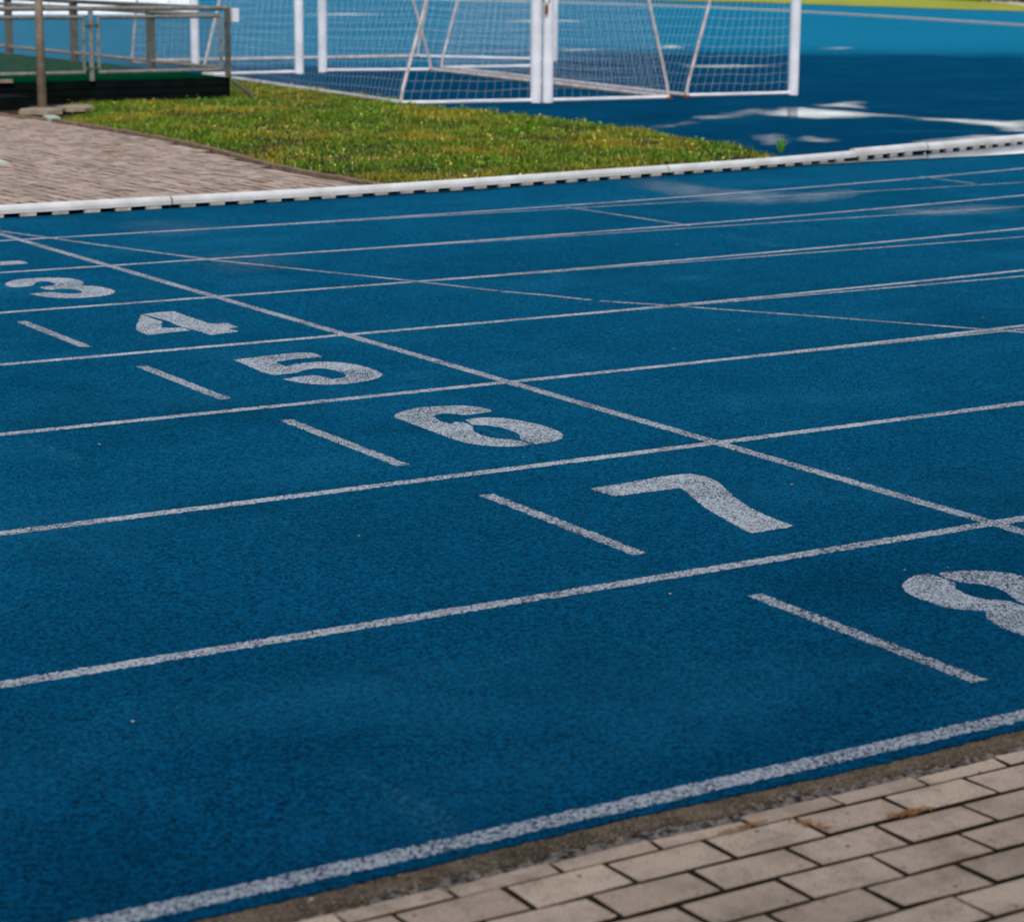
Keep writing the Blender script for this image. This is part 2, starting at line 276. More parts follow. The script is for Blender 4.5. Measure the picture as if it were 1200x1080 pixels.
TR1, TR2 = (0, 3, 16), (0, 72, 116)
FAR1, FAR2 = (12, 98, 130), (30, 118, 148)
M = {
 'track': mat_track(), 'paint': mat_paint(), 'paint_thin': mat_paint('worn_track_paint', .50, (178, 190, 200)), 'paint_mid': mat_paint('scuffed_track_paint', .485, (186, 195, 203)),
 'paver': mat_paver('beige_paver', (216, 190, 166), (186, 162, 141)),
 'paver_far': mat_paver('old_pink_paver', (180, 160, 148), (146, 126, 114), .5, .6),
 'joint': mat_joint(), 'strip': mat_strip(), 'mortar': mat_mortar(),
 'grass': mat_grass(), 'fargrass': mat_lawn_far(), 'water': mat_wet('rain_water', .08, 2.2, 1.9, .9, (0, 30, 50), ramp=1.2), 'film': mat_wet('thin_rain_film', .14, 1.6, 2., .5, (0, 40, 64), ramp=.9),
 'sheen': mat_wet('damp_streaks', .16, 2.6, 3.2, .62, (10, 50, 76), .16, (9, 1.3, 1)), 'sheen_faint': mat_wet('faint_damp_streaks', .24, 2.6, 3.2, .2, (10, 50, 76), .14, (9, 1.3, 1)), 'gutter': simple('gutter_water', (40, 70, 96), .07, .7, scale=9),
 'soil': simple('dark_soil', (46, 38, 24), .95, .1, var=.3, scale=20, bump=.5),
 'ground': simple('plain_ground', (92, 96, 66), .95, .1, scale=.3),
 'white': simple('white_painted_aluminium', (222, 224, 230), .38, .45, c2=(196, 198, 204), scale=3),
 'kerbwhite': simple('white_kerb_plastic', (208, 210, 212), .45, .3, c2=(180, 179, 175), scale=4),
 'kerbgrime': simple('grimy_kerb_plastic', (190, 186, 180), .6, .3, c2=(140, 134, 126), scale=14),
 'dark': simple('slot_shade', (14, 18, 20), .9, .1),
 'galv': simple('galvanised_tube', (128, 127, 122), .5, .4, c2=(88, 87, 82), scale=16),
 'galvdark': simple('weathered_dark_tube', (84, 84, 76), .6, .35, c2=(52, 54, 48), scale=14),
 'tan': simple('rusty_tan_tube', (142, 126, 110), .6, .3, c2=(104, 88, 76), scale=14),
 'stay': simple('stained_white_tube', (196, 190, 190), .5, .35, c2=(146, 130, 122), scale=10),
 'net': simple('white_net_cord', (186, 194, 202), .8, .05, scale=4),
 'wire': simple('grey_mesh_wire', (112, 118, 120), .5, .4),
 'pole': simple('beige_weathered_pole', (158, 144, 128), .6, .3, c2=(116, 102, 88), scale=9),
 'slab': simple('pale_concrete', (150, 136, 118), .9, .15, c2=(116, 102, 86), scale=9, bump=.5),
 'palebox': simple('pale_green_plate', (176, 190, 176), .6, .3, c2=(140, 152, 140)),
 'deckgreen': simple('green_artificial_turf', (0, 62, 36), .9, .0, c2=(0, 46, 28), scale=40, bump=.5),
 'deckside': simple('black_side_board', (15, 22, 22), .8, .02, c2=(9, 13, 14), scale=5),
 'rust': simple('rusty_iron', (126, 84, 34), .8, .2, c2=(86, 50, 22), scale=60),
 'barrier': simple('white_board', (250, 250, 250), .6, .1, c2=(242, 243, 244), scale=1.5),
 'dry': simple('dried_orange_stalk', (186, 138, 88), .85, .02, c2=(128, 92, 58), scale=50),
 'flower': simple('pale_clover_flower', (240, 228, 130), .8, .1, c2=(232, 196, 40), scale=6),
 'pebble': simple('white_pebble', (214, 206, 196), .8, .2, scale=90),
 'paleconcrete': simple('pale_path_concrete', (206, 190, 166), .9, .15, scale=2),
 'hedgeleaf': simple('hedge_leaf', (44, 52, 28), .7, .2, c2=(30, 34, 20), scale=3),
 'brickedge': simple('brown_brick_edging', (134, 112, 94), .9, .05, c2=(96, 76, 62), scale=16, bump=.4),
 'weedleaf': simple('weed_leaf', (96, 146, 44), .6, .15, c2=(64, 116, 30), scale=2),
}

# ------------------------------------------------------------------ the ground, track and its markings
def sheet(name, pts, z, mat, kind='structure'):
    b = MB(); tri = tessellate_polygon([[Vector((x, y, 0)) for x, y in pts]])
    b.add([(x, y, z) for x, y in pts], [list(t) for t in tri])
    o = b.build(name, mat)
    for pl in o.data.polygons:
        if pl.normal.z < 0: pl.flip()
    o.data.update(); tag(o, kind=kind)
    return o

gb = MB(); gb.poly([(-900, -900, -.09), (900, -900, -.09), (900, 900, -.09), (-900, 900, -.09)])
tag(gb.build('ground', M['ground']), kind='structure')

# blue rubber: one slab with a ragged near edge
edge = []
xx = -9.
while xx < 8.:
    edge.append((xx, -.062 + .006*math.sin(xx*5.1) + random.uniform(-.0035, .0035))); xx += .012
tp = [(-70, -.062)] + edge + [(60, -.062), (62, 30), (56.5, 56), (57.0, 72), (52, 92), (-70, 110)]
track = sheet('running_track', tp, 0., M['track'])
sb = MB()
for i in range(len(edge)-1):
    (x0, y0), (x1, y1) = edge[i], edge[i+1]
    sb.poly([(x0, y0-.001, -.02), (x1, y1-.001, -.02), (x1, y1, 0), (x0, y0, 0)])
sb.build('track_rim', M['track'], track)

def strip(name, pts, w, z, mat, jit=.0042, step=.005, label=None):
    """a painted line with slightly ragged edges"""
    P = [Vector((x, y)) for x, y in pts]
    out = []
    for a, b in zip(P[:-1], P[1:]):
        n = max(1, int((b-a).length/step))
        out += [a+(b-a)*i/n for i in range(n)]
    out.append(P[-1])
    L, R = [], []
    jl = jr = 0
    for i, q in enumerate(out):
        t = (out[min(i+1, len(out)-1)]-out[max(i-1, 0)]).normalized(); nn = Vector((-t.y, t.x))
        jl = jl*.12+random.uniform(-jit, jit); jr = jr*.12+random.uniform(-jit, jit)
        L.append(q+nn*(w/2+jl)); R.append(q-nn*(w/2+jr))
    b = MB(); n = len(out)
    b.add([(q.x, q.y, z) for q in R]+[(q.x, q.y, z) for q in L], [(i, i+1, n+i+1, n+i) for i in range(n-1)])
    o = b.build(name, mat, track)
    if label: o['label'] = label
    return o

LW = 1.22
for k in range(8):
    y = k*LW
    strip('lane_line', [(-7, y), (.24, y)], .05 if k == 0 else .046, .0002, M['paint'])
    # straight run-out lines: thinner and more worn
    if k: strip('run_out_line', [(.24, y), (26, y)], .032, .0002, M['paint_thin'], .0035)
    R = 36.5+(8-k)*LW
    strip('bend_line', [(.235+R*math.sin(a), y+R*(1-math.cos(a))) for a in [i*.01 for i in range(0, 90)]], .044, .0004, M['paint'])
strip('finish_line', [(0, -.02), (0, 9.45)], .047, .0006, M['paint_mid'], label='thick white finish line crossing all lanes')
for y0, y1 in ((.23, .98), (1.45, 2.19), (2.66, 3.43), (3.88, 4.60), (5.12, 5.83), (6.34, 7.06)):
    strip('hash_mark', [(-1.012, y0-.02), (-1.0, y1)], .044, .0002, M['paint_mid'])
W0 = [(-.12, 9.5), (.05, 8.96), (.26, 8.2), (.54, 7.27), (.80, 6.66), (1.04, 6.1), (1.2, 5.66)]
W1 = [(1.208, 5.635), (1.32, 5.44), (1.412, 5.205)]
W2 = [(1.43, 5.17), (1.61, 4.92), (1.95, 4.4), (2.32, 3.8), (2.60, 3.36), (3.1, 2.66), (3.7, 1.9), (4.5, 1.0), (5.3, .1)]
for q in (W0, W1, W2): strip('curved_start_line', q, .036, .0008, M['paint_thin'], .003)
strip('start_mark', [(3.60, 7.42), (3.54, 8.62)], .034, .0006, M['paint_thin'], .003)
strip('start_mark', [(6.95, 8.62), (6.99, 9.22)], .034, .0006, M['paint_thin'], .003)

def numeral(k, polys):
    b = MB()
    for pl in polys:
        P = [Vector(q) for q in pl]
        for _ in range(1):      # even out the small kinks, keep the corners
            Q = []
            for i in range(len(P)):
                a, m_, c_ = P[i-1], P[i], P[(i+1) % len(P)]
                ok = (m_-a).normalized().dot((c_-m_).normalized()) > .55
                Q.append(m_*.84+(a+c_)*.08 if ok else m_)
            P = Q
        area = sum(P[i].x*P[i-1].y-P[i-1].x*P[i].y for i in range(len(P)))
        dense = []
        for i in range(len(P)):
            a, c = P[i], P[(i+1) % len(P)]
            p0, p3 = P[i-1], P[(i+2) % len(P)]
            n = max(1, int((c-a).length/.0055))
            for j in range(n):
                u = j/n
                # gentle Catmull-Rom rounding where the outline is smooth
                d0 = (a-p0).normalized().dot((c-a).normalized()); d1 = (c-a).normalized().dot((p3-c).normalized())
                lin_ = a+(c-a)*u
                if d0 > .6 and d1 > .6:
                    q = .5*((2*a)+(c-p0)*u+(2*p0-5*a+4*c-p3)*u*u+(-p0+3*a-3*c+p3)*u**3)
                else: q = lin_
                dense.append(q+Vector((random.uniform(-.003, .003), random.uniform(-.0035, .0035))))
        tri = tessellate_polygon([[Vector((q.x, q.y, 0)) for q in dense]])
        b.add([(q.x, q.y, .0002) for q in dense], [list(t) for t in tri])
    o = b.build('lane_number', M['paint'], track)
    for f in o.data.polygons:
        if f.normal.z < 0: f.flip()
    o['label'] = 'white painted lane number '+k
for k, v in NUMS.items(): numeral(k, v)

# ------------------------------------------------------------------ rain water
def smooth(pts, n=5):
    P = [Vector(q) for q in pts]; out = []
    for i in range(len(P)):
        p0, a, c, p3 = P[i-1], P[i], P[(i+1) % len(P)], P[(i+2) % len(P)]
        for j in range(n):
            u = j/n
            out.append(.5*((2*a)+(c-p0)*u+(2*p0-5*a+4*c-p3)*u*u+(-p0+3*a-3*c+p3)*u**3))
    return [(q.x, q.y) for q in out]
def wet_patch(name, poly, z, mat, soft, cell=.05):
    """rain water lying on the rubber: a fine grid carrying its distance from the rim, so that the edge can fray"""
    poly = smooth(poly); P = np.array(poly)
    x0, y0 = P.min(0)-soft*.6; x1, y1 = P.max(0)+soft*.6
    cell = max(cell, min(.25, (x1-x0)/60))
    gx = np.arange(x0, x1+cell, cell); gy = np.arange(y0, y1+cell, cell)
    GX, GY = np.meshgrid(gx, gy); D = edge_dist(GX, GY, poly); D = np.where(inside(GX, GY, poly), D, -D)
    keep = D > -soft*.55; idx = -np.ones(GX.shape, int); idx[keep] = np.arange(keep.sum())
    b = MB(); b.v = [(float(a), float(c_), z) for a, c_ in zip(GX[keep], GY[keep])]
    for a in range(GX.shape[0]-1):
        for c_ in range(GX.shape[1]-1):
            q = [idx[a, c_], idx[a, c_+1], idx[a+1, c_+1], idx[a+1, c_]]
            if min(q) >= 0: b.f.append([int(v) for v in q]); b.m.append(0)
    o = b.build(name, mat)
    at = o.data.attributes.new('rim', 'FLOAT', 'POINT'); at.data.foreach_set('value', np.clip(D[keep]/soft, -1, 1).astype(np.float32))
    return tag(o, kind='structure')
def inside(px, py, poly):
    px = np.asarray(px); py = np.asarray(py); r = np.zeros(px.shape, bool)
    for i in range(len(poly)):
        x0, y0 = poly[i]; x1, y1 = poly[i-1]
        r ^= ((y0 > py) != (y1 > py)) & (px < (x1-x0)*(py-y0)/(y1-y0+1e-12)+x0)
    return r
def edge_dist(px, py, poly):
    d = np.full(px.shape, 9.)
    for i in range(len(poly)):
        a = np.array(poly[i-1]); b_ = np.array(poly[i]); ab = b_-a; L2 = ab@ab+1e-9
        t = np.clip(((px-a[0])*ab[0]+(py-a[1])*ab[1])/L2, 0, 1)
        d = np.minimum(d, np.hypot(px-a[0]-t*ab[0], py-a[1]-t*ab[1]))
    return d
for q in PUD: wet_patch('puddle', q, .004, M['water'], .36)
for q in FILM: wet_patch('damp_film', q, .0034, M['film'], .4)
for i, q in enumerate(SHEEN): wet_patch('damp_film', q, .0034, M['sheen_faint' if i in (2, 3, 4) else 'sheen'], .22, .03)

def kerb_y(x, R=36.5): 
    s = max(0, x+.8); return 9.55+R-math.sqrt(R*R-s*s)
def kerb_pt(x, off=0., R=36.5):
    s = max(0, x+.8); a = math.asin(s/R) if s else 0
    return Vector((x-off*math.sin(a), kerb_y(x, R)+off*math.cos(a)))
w_ = MB(); xs = np.arange(1.6, 13.2, .05); A_, B_ = [], []
for x in xs:
    wd = .03+.02*math.sin(x*2.3)+(max(0, x-6.5)*.2 if x > 6.5 else 0)*max(.25, 1-max(0, x-9.0)*.22)+random.uniform(-.008, .008)
    a = kerb_pt(x, -.004); b = kerb_pt(x, -.004-max(.012, wd)); A_.append((a.x, a.y, .0095)); B_.append((b.x, b.y, .0095))
n = len(xs); w_.add(B_+A_, [(i, i+1, n+i+1, n+i) for i in range(n-1)])
tag(w_.build('gutter_water', M['gutter']), kind='structure')

# ------------------------------------------------------------------ kerb along the inside of lane one
kb = empty('track_kerb', (2, 9.6, 0), 'long white raised kerb with dark slots along inside of blue lanes', 'kerb')
def kerb_section(x0, x1, dz=0., off=0., sc=1.):
    b = MB(); W, H = .062*sc, .074*sc
    prof = [(0, .024), (0, H*.62), (.006, H*.82), (.018, H*.95), (W/2, H), (W-.018, H*.95), (W-.006, H*.82), (W, H*.6), (W, .024)]
    xs = np.linspace(x0+.006, x1-.006, max(2, int((x1-x0)/.12)))
    rings = []
    for x in xs:
        ring = []
        for o_, z_ in prof:
            q = kerb_pt(x, off+o_); ring.append((q.x, q.y, z_+dz+.002*math.sin(x*1.7)))
        rings.append(ring)
    m = len(prof); base = len(b.v)
    for r in rings: b.v += r
    for i in range(len(rings)-1):
        for k in range(m):
            k2 = (k+1) % m
            b.f.append([base+i*m+k, base+(i+1)*m+k, base+(i+1)*m+k2, base+i*m+k2]); b.m.append(1 if k == m-1 else 0)
    b.f.append(list(range(base, base+m))); b.m.append(1)
    e = base+(len(rings)-1)*m
    b.f.append(list(range(e, e+m))[::-1]); b.m.append(1)
    # feet between the drainage slots
    x = x0+.06
    while x < x1-.12:
        a, c = kerb_pt(x, off+.003), kerb_pt(x+.1, off+.003)
        a2, c2 = kerb_pt(x, off+W-.004), kerb_pt(x+.1, off+W-.004)
        z0, z1 = .0045, .0245+dz
        b.add([(a.x, a.y, z0), (c.x, c.y, z0), (c2.x, c2.y, z0), (a2.x, a2.y, z0), (a.x, a.y, z1), (c.x, c.y, z1), (c2.x, c2.y, z1), (a2.x, a2.y, z1)],
              [(0, 1, 5, 4), (1, 2, 6, 5), (2, 3, 7, 6), (3, 0, 4, 7)], 1)
        x += .2
    # dark strip that paints in the shade inside the slots
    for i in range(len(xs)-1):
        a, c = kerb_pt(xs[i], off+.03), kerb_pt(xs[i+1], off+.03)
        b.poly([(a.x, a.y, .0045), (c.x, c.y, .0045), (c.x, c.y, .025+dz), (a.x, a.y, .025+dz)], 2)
    o = b.build('kerb_section', [M['kerbwhite'], M['kerbgrime'], M['dark']], kb)
    for p in o.data.polygons: p.use_smooth = False
    return o
for a in ((-6.7, -2.67), (-2.67, 1.36), (1.36, 5.39), (5.39, 7.5)): kerb_section(*a)
kerb_section(7.5, 8.47, .004, .014, 1.12)
kerb_section(8.47, 12.5, .002, .008, 1.08); kerb_section(12.5, 16.5, .002, .008, 1.08); kerb_section(16.5, 20.5, .002, .008, 1.08); kerb_section(20.5, 24.5, .002, .008, 1.08)

# ------------------------------------------------------------------ near pavement: concrete strip, mortar and pavers
def paver_block(b, x0, x1, y0, y1, z, bev=.0018, dz=.0015, h=.03):
    tl = [random.uniform(-dz, dz) for _ in range(4)]
    j = lambda: random.uniform(-.0022, .0022)
    q = [(x0+j(), y0+j()), (x1+j(), y0+j()), (x1+j(), y1+j()), (x0+j(), y1+j())]
    c = ((x0+x1)/2, (y0+y1)/2)
    def ins(p, d): return (p[0]+(d if p[0] < c[0] else -d), p[1]+(d if p[1] < c[1] else -d))
    vs = [(p[0], p[1], z-h) for p in q]+[(p[0], p[1], z-bev+t) for p, t in zip(q, tl)]
    vs += [ins(p, bev*.5)+(z-bev*.3+t,) for p, t in zip(q, tl)]+[ins(p, bev*1.3)+(z+t,) for p, t in zip(q, tl)]
    fs = [(12, 13, 14, 15)]
    for lv in (0, 4, 8):
        for k in range(4):
            k2 = (k+1) % 4; fs.append((lv+k, lv+k2, lv+4+k2, lv+4+k))
    b.add(vs, fs[:1]+fs[5:], 0); b.add(vs[:8], fs[1:5], 1)      # soil-stained side walls

base = MB(); base.poly([(-40, -30, -.0085), (40, -30, -.0085), (40, -.05, -.0085), (-40, -.05, -.0085)])
tag(base.build('joint_bed', M['joint']), kind='structure')
pv = MB()
for r in range(0, 34):
    y1 = -.1995-.1005*r; y0 = y1-.0895
    off = .0 if r % 2 == 0 else .1
    x = -6.05+off
    while x < 7.4:
        paver_block(pv, x+.0056+random.uniform(-.0008, .0008), x+.1944+random.uniform(-.0008, .0008), y0, y1+random.uniform(-.0005, .0005), -.003, dz=.002); x += .2005
x = -5.93
while x < 7.4:      # half-width first row, cut and chipped
    ch = random.uniform(-.012, .003)
    paver_block(pv, x+.0045, x+.1955, -.1915, -.146+ch, -.003, dz=.0025)
    x += .2005
tag(pv.build('pavement', [M['paver'], M['joint']]), kind='structure')
# concrete edging strip with a broken outer edge
cs = MB(); U, V = [], []
xx = -6.; dv = 0
while xx < 7.5:
    dv = dv*.8+random.uniform(-.006, .006)
    U.append((xx, -.055)); V.append((xx, -.121-.004*math.sin(xx*3.3)+dv-(.012 if math.sin(xx*1.9+.4) > .75 else 0))); xx += .014
n = len(U)
cs.add([(x, y, -.0035+random.uniform(-.001, .001)) for x, y in V]+[(x, (y-.0)*.5-.045, -.0025+random.uniform(-.0012, .0012)) for x, y in V]+[(x, y, -.003) for x, y in U]+[(x, y-.003, -.03) for x, y in V],
       [(i, i+1, n+i+1, n+i) for i in range(n-1)]+[(n+i, n+i+1, 2*n+i+1, 2*n+i) for i in range(n-1)]+[(3*n+i, 3*n+i+1, i+1, i) for i in range(n-1)])
tag(cs.build('concrete_edging', M['strip'], smooth=True), kind='structure')
mo = MB(); xs = np.arange(-6, 7.5, .012); rows = [-.10, -.118, -.132, -.146, -.158]
for y in rows:
    mo.v += [(float(x), y+random.uniform(-.003, .003), -.0058+random.uniform(-.003, .003)+(.001 if y > -.14 else -.0015)) for x in xs]
n = len(xs)
for r in range(len(rows)-1):
    for i in range(n-1): mo.f.append([(r+1)*n+i, (r+1)*n+i+1, r*n+i+1, r*n+i]); mo.m.append(0)
tag(mo.build('mortar_bed', M['mortar']), kind='structure')

# ------------------------------------------------------------------ far pavement between kerb and deck
fb = MB()
LEFT = [(3.05, 9.7), (3.12, 10.6), (3.10, 11.3), (3.2, 12.25), (3.42, 13.6), (3.50, 14.6), (3.52, 16.0), (3.50, 17.1), (3.3, 18.1)]
def left_x(y):
    for (x0, y0), (x1, y1) in zip(LEFT[:-1], LEFT[1:]):
        if y0 <= y <= y1: return x0+(x1-x0)*(y-y0)/(y1-y0)
    return LEFT[0][0] if y < LEFT[0][1] else LEFT[-1][0]
sheet('path_bed', [(-9, 9.63)]+[(-2+.25*i, kerb_y(-2+.25*i)+.07) for i in range(0, 21)]+[(x-.05, y) for x, y in LEFT[1:-1]]+[(4.3, 17.9), (4.6, 18.6), (4.6, 19.5), (-9, 19.5)], .006, M['joint'])
c = 0; x = -5.4
while x < 3.55:
    y = 9.62+(.1 if c % 2 else 0)
    while y < 18.4:
        if x+.1 < left_x(y+.1)-.06 and y > kerb_y(x+.05)+.068 and y+.2 < 18.9:
            paver_block(fb, x+.006+random.uniform(-.002, .002), x+.094+random.uniform(-.002, .002), y+.005, y+.195, .021, bev=.002, dz=.0035, h=.0145)
        y += .2
    x += .1; c += 1
tag(fb.build('paved_path', [M['paver_far'], M['joint']]), kind='structure')
eb = MB()   # brown brick edging along the lawn
for (x0, y0), (x1, y1) in zip(LEFT[:-1], LEFT[1:]):
    d = Vector((x1-x0, y1-y0)); n = max(1, int(d.length/.22)); 
    for i in range(n):
        m_ = Vector((x0, y0))+d*((i+.5)/n)
        if m_.y < kerb_y(m_.x)+.12: continue
        eb.box((m_.x-.012+random.uniform(-.006, .006), m_.y, .012+random.uniform(-.004, .004)), (d.length/n-.008, .05, .05), (d.x, d.y, 0))
tag(eb.build('lawn_edging', M['brickedge'], bevel=.004), kind='structure')

# ------------------------------------------------------------------ lawn
xk = [3.08+.2*i for i in range(0, 20)]
RIGHT = [(6.98, 10.9), (7.22, 11.8), (7.52, 12.75), (7.66, 13.55), (7.76, 14.5), (7.78, 15.4), (7.74, 16.1), (7.78, 17.0), (7.86, 17.9), (8.05, 19.2), (8.2, 20.8), (8.36, 22.4), (8.34, 23.6)]
LAWN = [(x, kerb_y(x)+.085) for x in xk]+RIGHT+[(6.66, 24.2), (6.64, 19.8), (5.2, 19.55), (4.46, 19.3), (4.48, 18.6), (4.1, 17.8), (3.62, 17.2)]+[(x+.02, y) for x, y in LEFT[::-1][2:-1]]
def hills(x, y): return .012*np.sin(1.7*x+.6)*np.cos(1.3*y)+.008*np.sin(3.9*x+2.1*y)
lm = MB(); gx = np.arange(2.9, 8.7, .12); gy = np.arange(9.5, 24.4, .12)
GX, GY = np.meshgrid(gx, gy); IN = inside(GX, GY, LAWN); ED = edge_dist(GX, GY, LAWN)
idx = -np.ones(GX.shape, int)
def soil_z(e, x, y): return .012+(.034-.026*np.clip((y-13.)/4., 0, 1))*np.clip(e/.3, 0, 1)+hills(x, y)*np.clip(e/.4, 0, 1)
for j in range(GX.shape[0]):
    for i in range(GX.shape[1]):
        if IN[j, i]: idx[j, i] = len(lm.v); lm.v.append((GX[j, i], GY[j, i], float(soil_z(ED[j, i], GX[j, i], GY[j, i]))))
for j in range(GX.shape[0]-1):
    for i in range(GX.shape[1]-1):
        q = [idx[j, i], idx[j, i+1], idx[j+1, i+1], idx[j+1, i]]
        if min(q) >= 0: lm.f.append([int(v) for v in q]); lm.m.append(0)
tag(lm.build('lawn_soil', M['soil'], smooth=True), kind='structure')
sheet('lawn_bed', LAWN, .0105, M['soil'])

def blades(n, poly, box, hmin, hmax, w, zf, dens=None):
    x = rng.uniform(box[0], box[1], n*3); y = rng.uniform(box[2], box[3], n*3)
    k = inside(x, y, poly); x, y = x[k], y[k]
    e = edge_dist(x, y, poly)
    clump = np.clip(.5+.34*np.sin(7.3*x+2.*np.sin(5.1*y))*np.cos(6.1*y+1.7*np.sin(4.3*x))+.38*np.sin(2.1*x+1.1+1.6*np.sin(1.7*y))*np.sin(2.7*y+1.3*np.sin(2.3*x)), 0, 1)
    k = rng.uniform(0, 1, len(x)) < (.28+.72*clump); x, y, e, clump = x[k][:n], y[k][:n], e[k][:n], clump[k][:n]
    n = len(x)
    h = rng.uniform(hmin, hmax, n)*(.45+.95*clump**1.5)*(1-.35*np.clip((y-15.)/4., 0, 1))*(1+.45*np.clip(1-e/.18, 0, 1))
    a = rng.uniform(0, 2*np.pi, n); le = rng.uniform(.25, .95, n)*h
    dx, dy = np.cos(a), np.sin(a); wx, wy = -dy*w*rng.uniform(.6, 1.3, n)/2, dx*w*rng.uniform(.6, 1.3, n)/2
    z = zf(e, x, y)
    v = np.zeros((n, 5, 3))
    v[:, 0] = np.stack([x-wx, y-wy, z], -1); v[:, 1] = np.stack([x+wx, y+wy, z], -1)
    mx, my, mz = x+dx*le*.35, y+dy*le*.35, z+h*.6
    v[:, 2] = np.stack([mx+wx*.85, my+wy*.85, mz], -1); v[:, 3] = np.stack([mx-wx*.85, my-wy*.85, mz], -1)
    v[:, 4] = np.stack([x+dx*le, y+dy*le, z+h*rng.uniform(.8, 1., n)], -1)
    return v
def blade_object(name, v, mat):
    n = len(v); me = bpy.data.meshes.new(name)
    me.vertices.add(n*5); me.vertices.foreach_set('co', v.reshape(-1).astype(np.float32))
    o5 = np.arange(n)[:, None]*5
    quads = (o5+np.array([[0, 1, 2, 3]])); tris = (o5+np.array([[3, 2, 4]]))
    loops = np.concatenate([quads, tris], 1).reshape(-1)
    me.loops.add(len(loops)); me.loops.foreach_set('vertex_index', loops.astype(np.int32))
    me.polygons.add(n*2)
    st = (np.arange(n)[:, None]*7+np.array([[0, 4]])).reshape(-1)
    me.polygons.foreach_set('loop_start', st.astype(np.int32))
    try: me.polygons.foreach_set('loop_total', np.tile([4, 3], n).astype(np.int32))
    except Exception: pass
    me.materials.append(mat); me.update(calc_edges=True); me.validate()
    return link(name, me)
g = blade_object('grass', blades(95000, LAWN, (2.9, 8.6, 9.5, 24.4), .018, .055, .0075, soil_z), M['grass'])
tag(g, 'short green and yellowish grass of the wedge shaped lawn behind the kerb', 'grass', kind='stuff')
cv = MB()      # broad clover and plantain leaves
cx = rng.uniform(3, 8.4, 5200); cy = rng.uniform(9.7, 23.5, 5200); ok = inside(cx, cy, LAWN) & (np.sin(3.1*cx+1.)*np.cos(2.3*cy+.7)+rng.normal(0, .35, 5200) > .25)
ce = edge_dist(cx, cy, LAWN)
for x, y, e in zip(cx[ok], cy[ok], ce[ok]):
    z = float(soil_z(e, x, y))+random.uniform(.015, .045); a = random.uniform(0, 6.28); L = random.uniform(.018, .042); w_ = L*random.uniform(.3, .5); up = random.uniform(.1, .8)*L
    dx, dy = math.cos(a), math.sin(a)
    cv.add([(x, y, z), (x+dx*L*.5-dy*w_, y+dy*L*.5+dx*w_, z+up*.7), (x+dx*L, y+dy*L, z+up), (x+dx*L*.5+dy*w_, y+dy*L*.5-dx*w_, z+up*.7)], [(0, 1, 2, 3)])
tag(cv.build('clover_leaves', M['weedleaf']), 'small broad green clover leaves between the grass blades of the lawn', 'clover', kind='stuff')
fl = MB()
fx = rng.uniform(3, 8.4, 900); fy = rng.uniform(9.7, 23.5, 900); ok = inside(fx, fy, LAWN)
fe = edge_dist(fx, fy, LAWN)
for x, y, e in list(zip(fx[ok], fy[ok], fe[ok]))[:150]:
    z = float(soil_z(e, x, y))+random.uniform(.035, .055); r = random.uniform(.006, .012)
    ring = [(x+r*math.cos(a), y+r*math.sin(a), z) for a in (0, 1.05, 2.09, 3.14, 4.19, 5.24)]
    fl.add(ring+[(x, y, z+r*.8), (x, y, z-r*.6)], [(i, (i+1) % 6, 6) for i in range(6)]+[((i+1) % 6, i, 7) for i in range(6)])
    fl.poly([(x-.001, y, z-.05), (x+.001, y, z-.05), (x+.001, y, z), (x-.001, y, z)])
tag(fl.build('clover_flowers', M['flower']), 'scattered tiny pale yellow flower heads in the grass', 'flowers', kind='stuff')

def tuft(name, x, y, z, n, h, spread, mat, label, cat, w=.008):
    b = MB()
    for i in range(n):
        a = random.uniform(0, 6.28); r = random.uniform(0, spread*.3); hh = h*random.uniform(.5, 1.1); l = random.uniform(.2, .8)*spread
        x0, y0 = x+r*math.cos(a), y+r*math.sin(a); px, py = -math.sin(a)*w/2, math.cos(a)*w/2
        b.add([(x0-px, y0-py, z), (x0+px, y0+py, z), (x0+l*.4*math.cos(a)+px, y0+l*.4*math.sin(a)+py, z+hh*.65), (x0+l*.4*math.cos(a)-px, y0+l*.4*math.sin(a)-py, z+hh*.65), (x0+l*math.cos(a), y0+l*math.sin(a), z+hh)], [(0, 1, 2, 3), (3, 2, 4)])
    return tag(b.build(name, mat), label, cat)
tuft('weed', 7.44, 11.36, .004, 26, .13, .09, M['weedleaf'], 'lone green weed growing behind the white kerb by the lawn tip', 'weed')

# ------------------------------------------------------------------ litter on the near pavement and strip
def stalks(name, cx, cy, n, lx, ly, ang, label, z=-.002):
    b = MB()
    for i in range(n):
        u = max(-.5, min(.5, random.gauss(0, .3))); v = max(-.5, min(.5, random.gauss(0, .3)))
        x = cx+u*lx*math.cos(ang)-v*ly*math.sin(ang); y = cy+u*lx*math.sin(ang)+v*ly*math.cos(ang)
        a = ang+random.gauss(0, .7); L = random.uniform(.008, .03)
        d = Vector((math.cos(a), math.sin(a), random.uniform(-.1, .25)))*L/2
        q = Vector((x, y, z+random.uniform(.002, .007)))
        if i == 0: b.tube([(cx-lx*.45*math.cos(ang), cy-lx*.45*math.sin(ang), z+.003), (cx, cy, z+.0045), (cx+lx*.45*math.cos(ang), cy+lx*.45*math.sin(ang), z+.003)], [.0006, .0013, .0005], 5)
        b.tube([q-d, q+Vector((0, 0, .0015)), q+d], [.0007, .0011, .0005], 4)
    return tag(b.build(name, M['dry']), label, 'dry weed')
stalks('dry_weed', -1.655, -.293, 52, .09, .018, -.02, 'tuft of orange dried weed lying along a paver joint')
stalks('dry_weed', -1.845, -.245, 26, .02, .07, .35, 'sparse orange dried stalks in a short joint between two pavers')
stalks('dry_weed', -1.95, -.197, 22, .12, .012, .05, 'thin line of dried stalks beside the half width pavers')
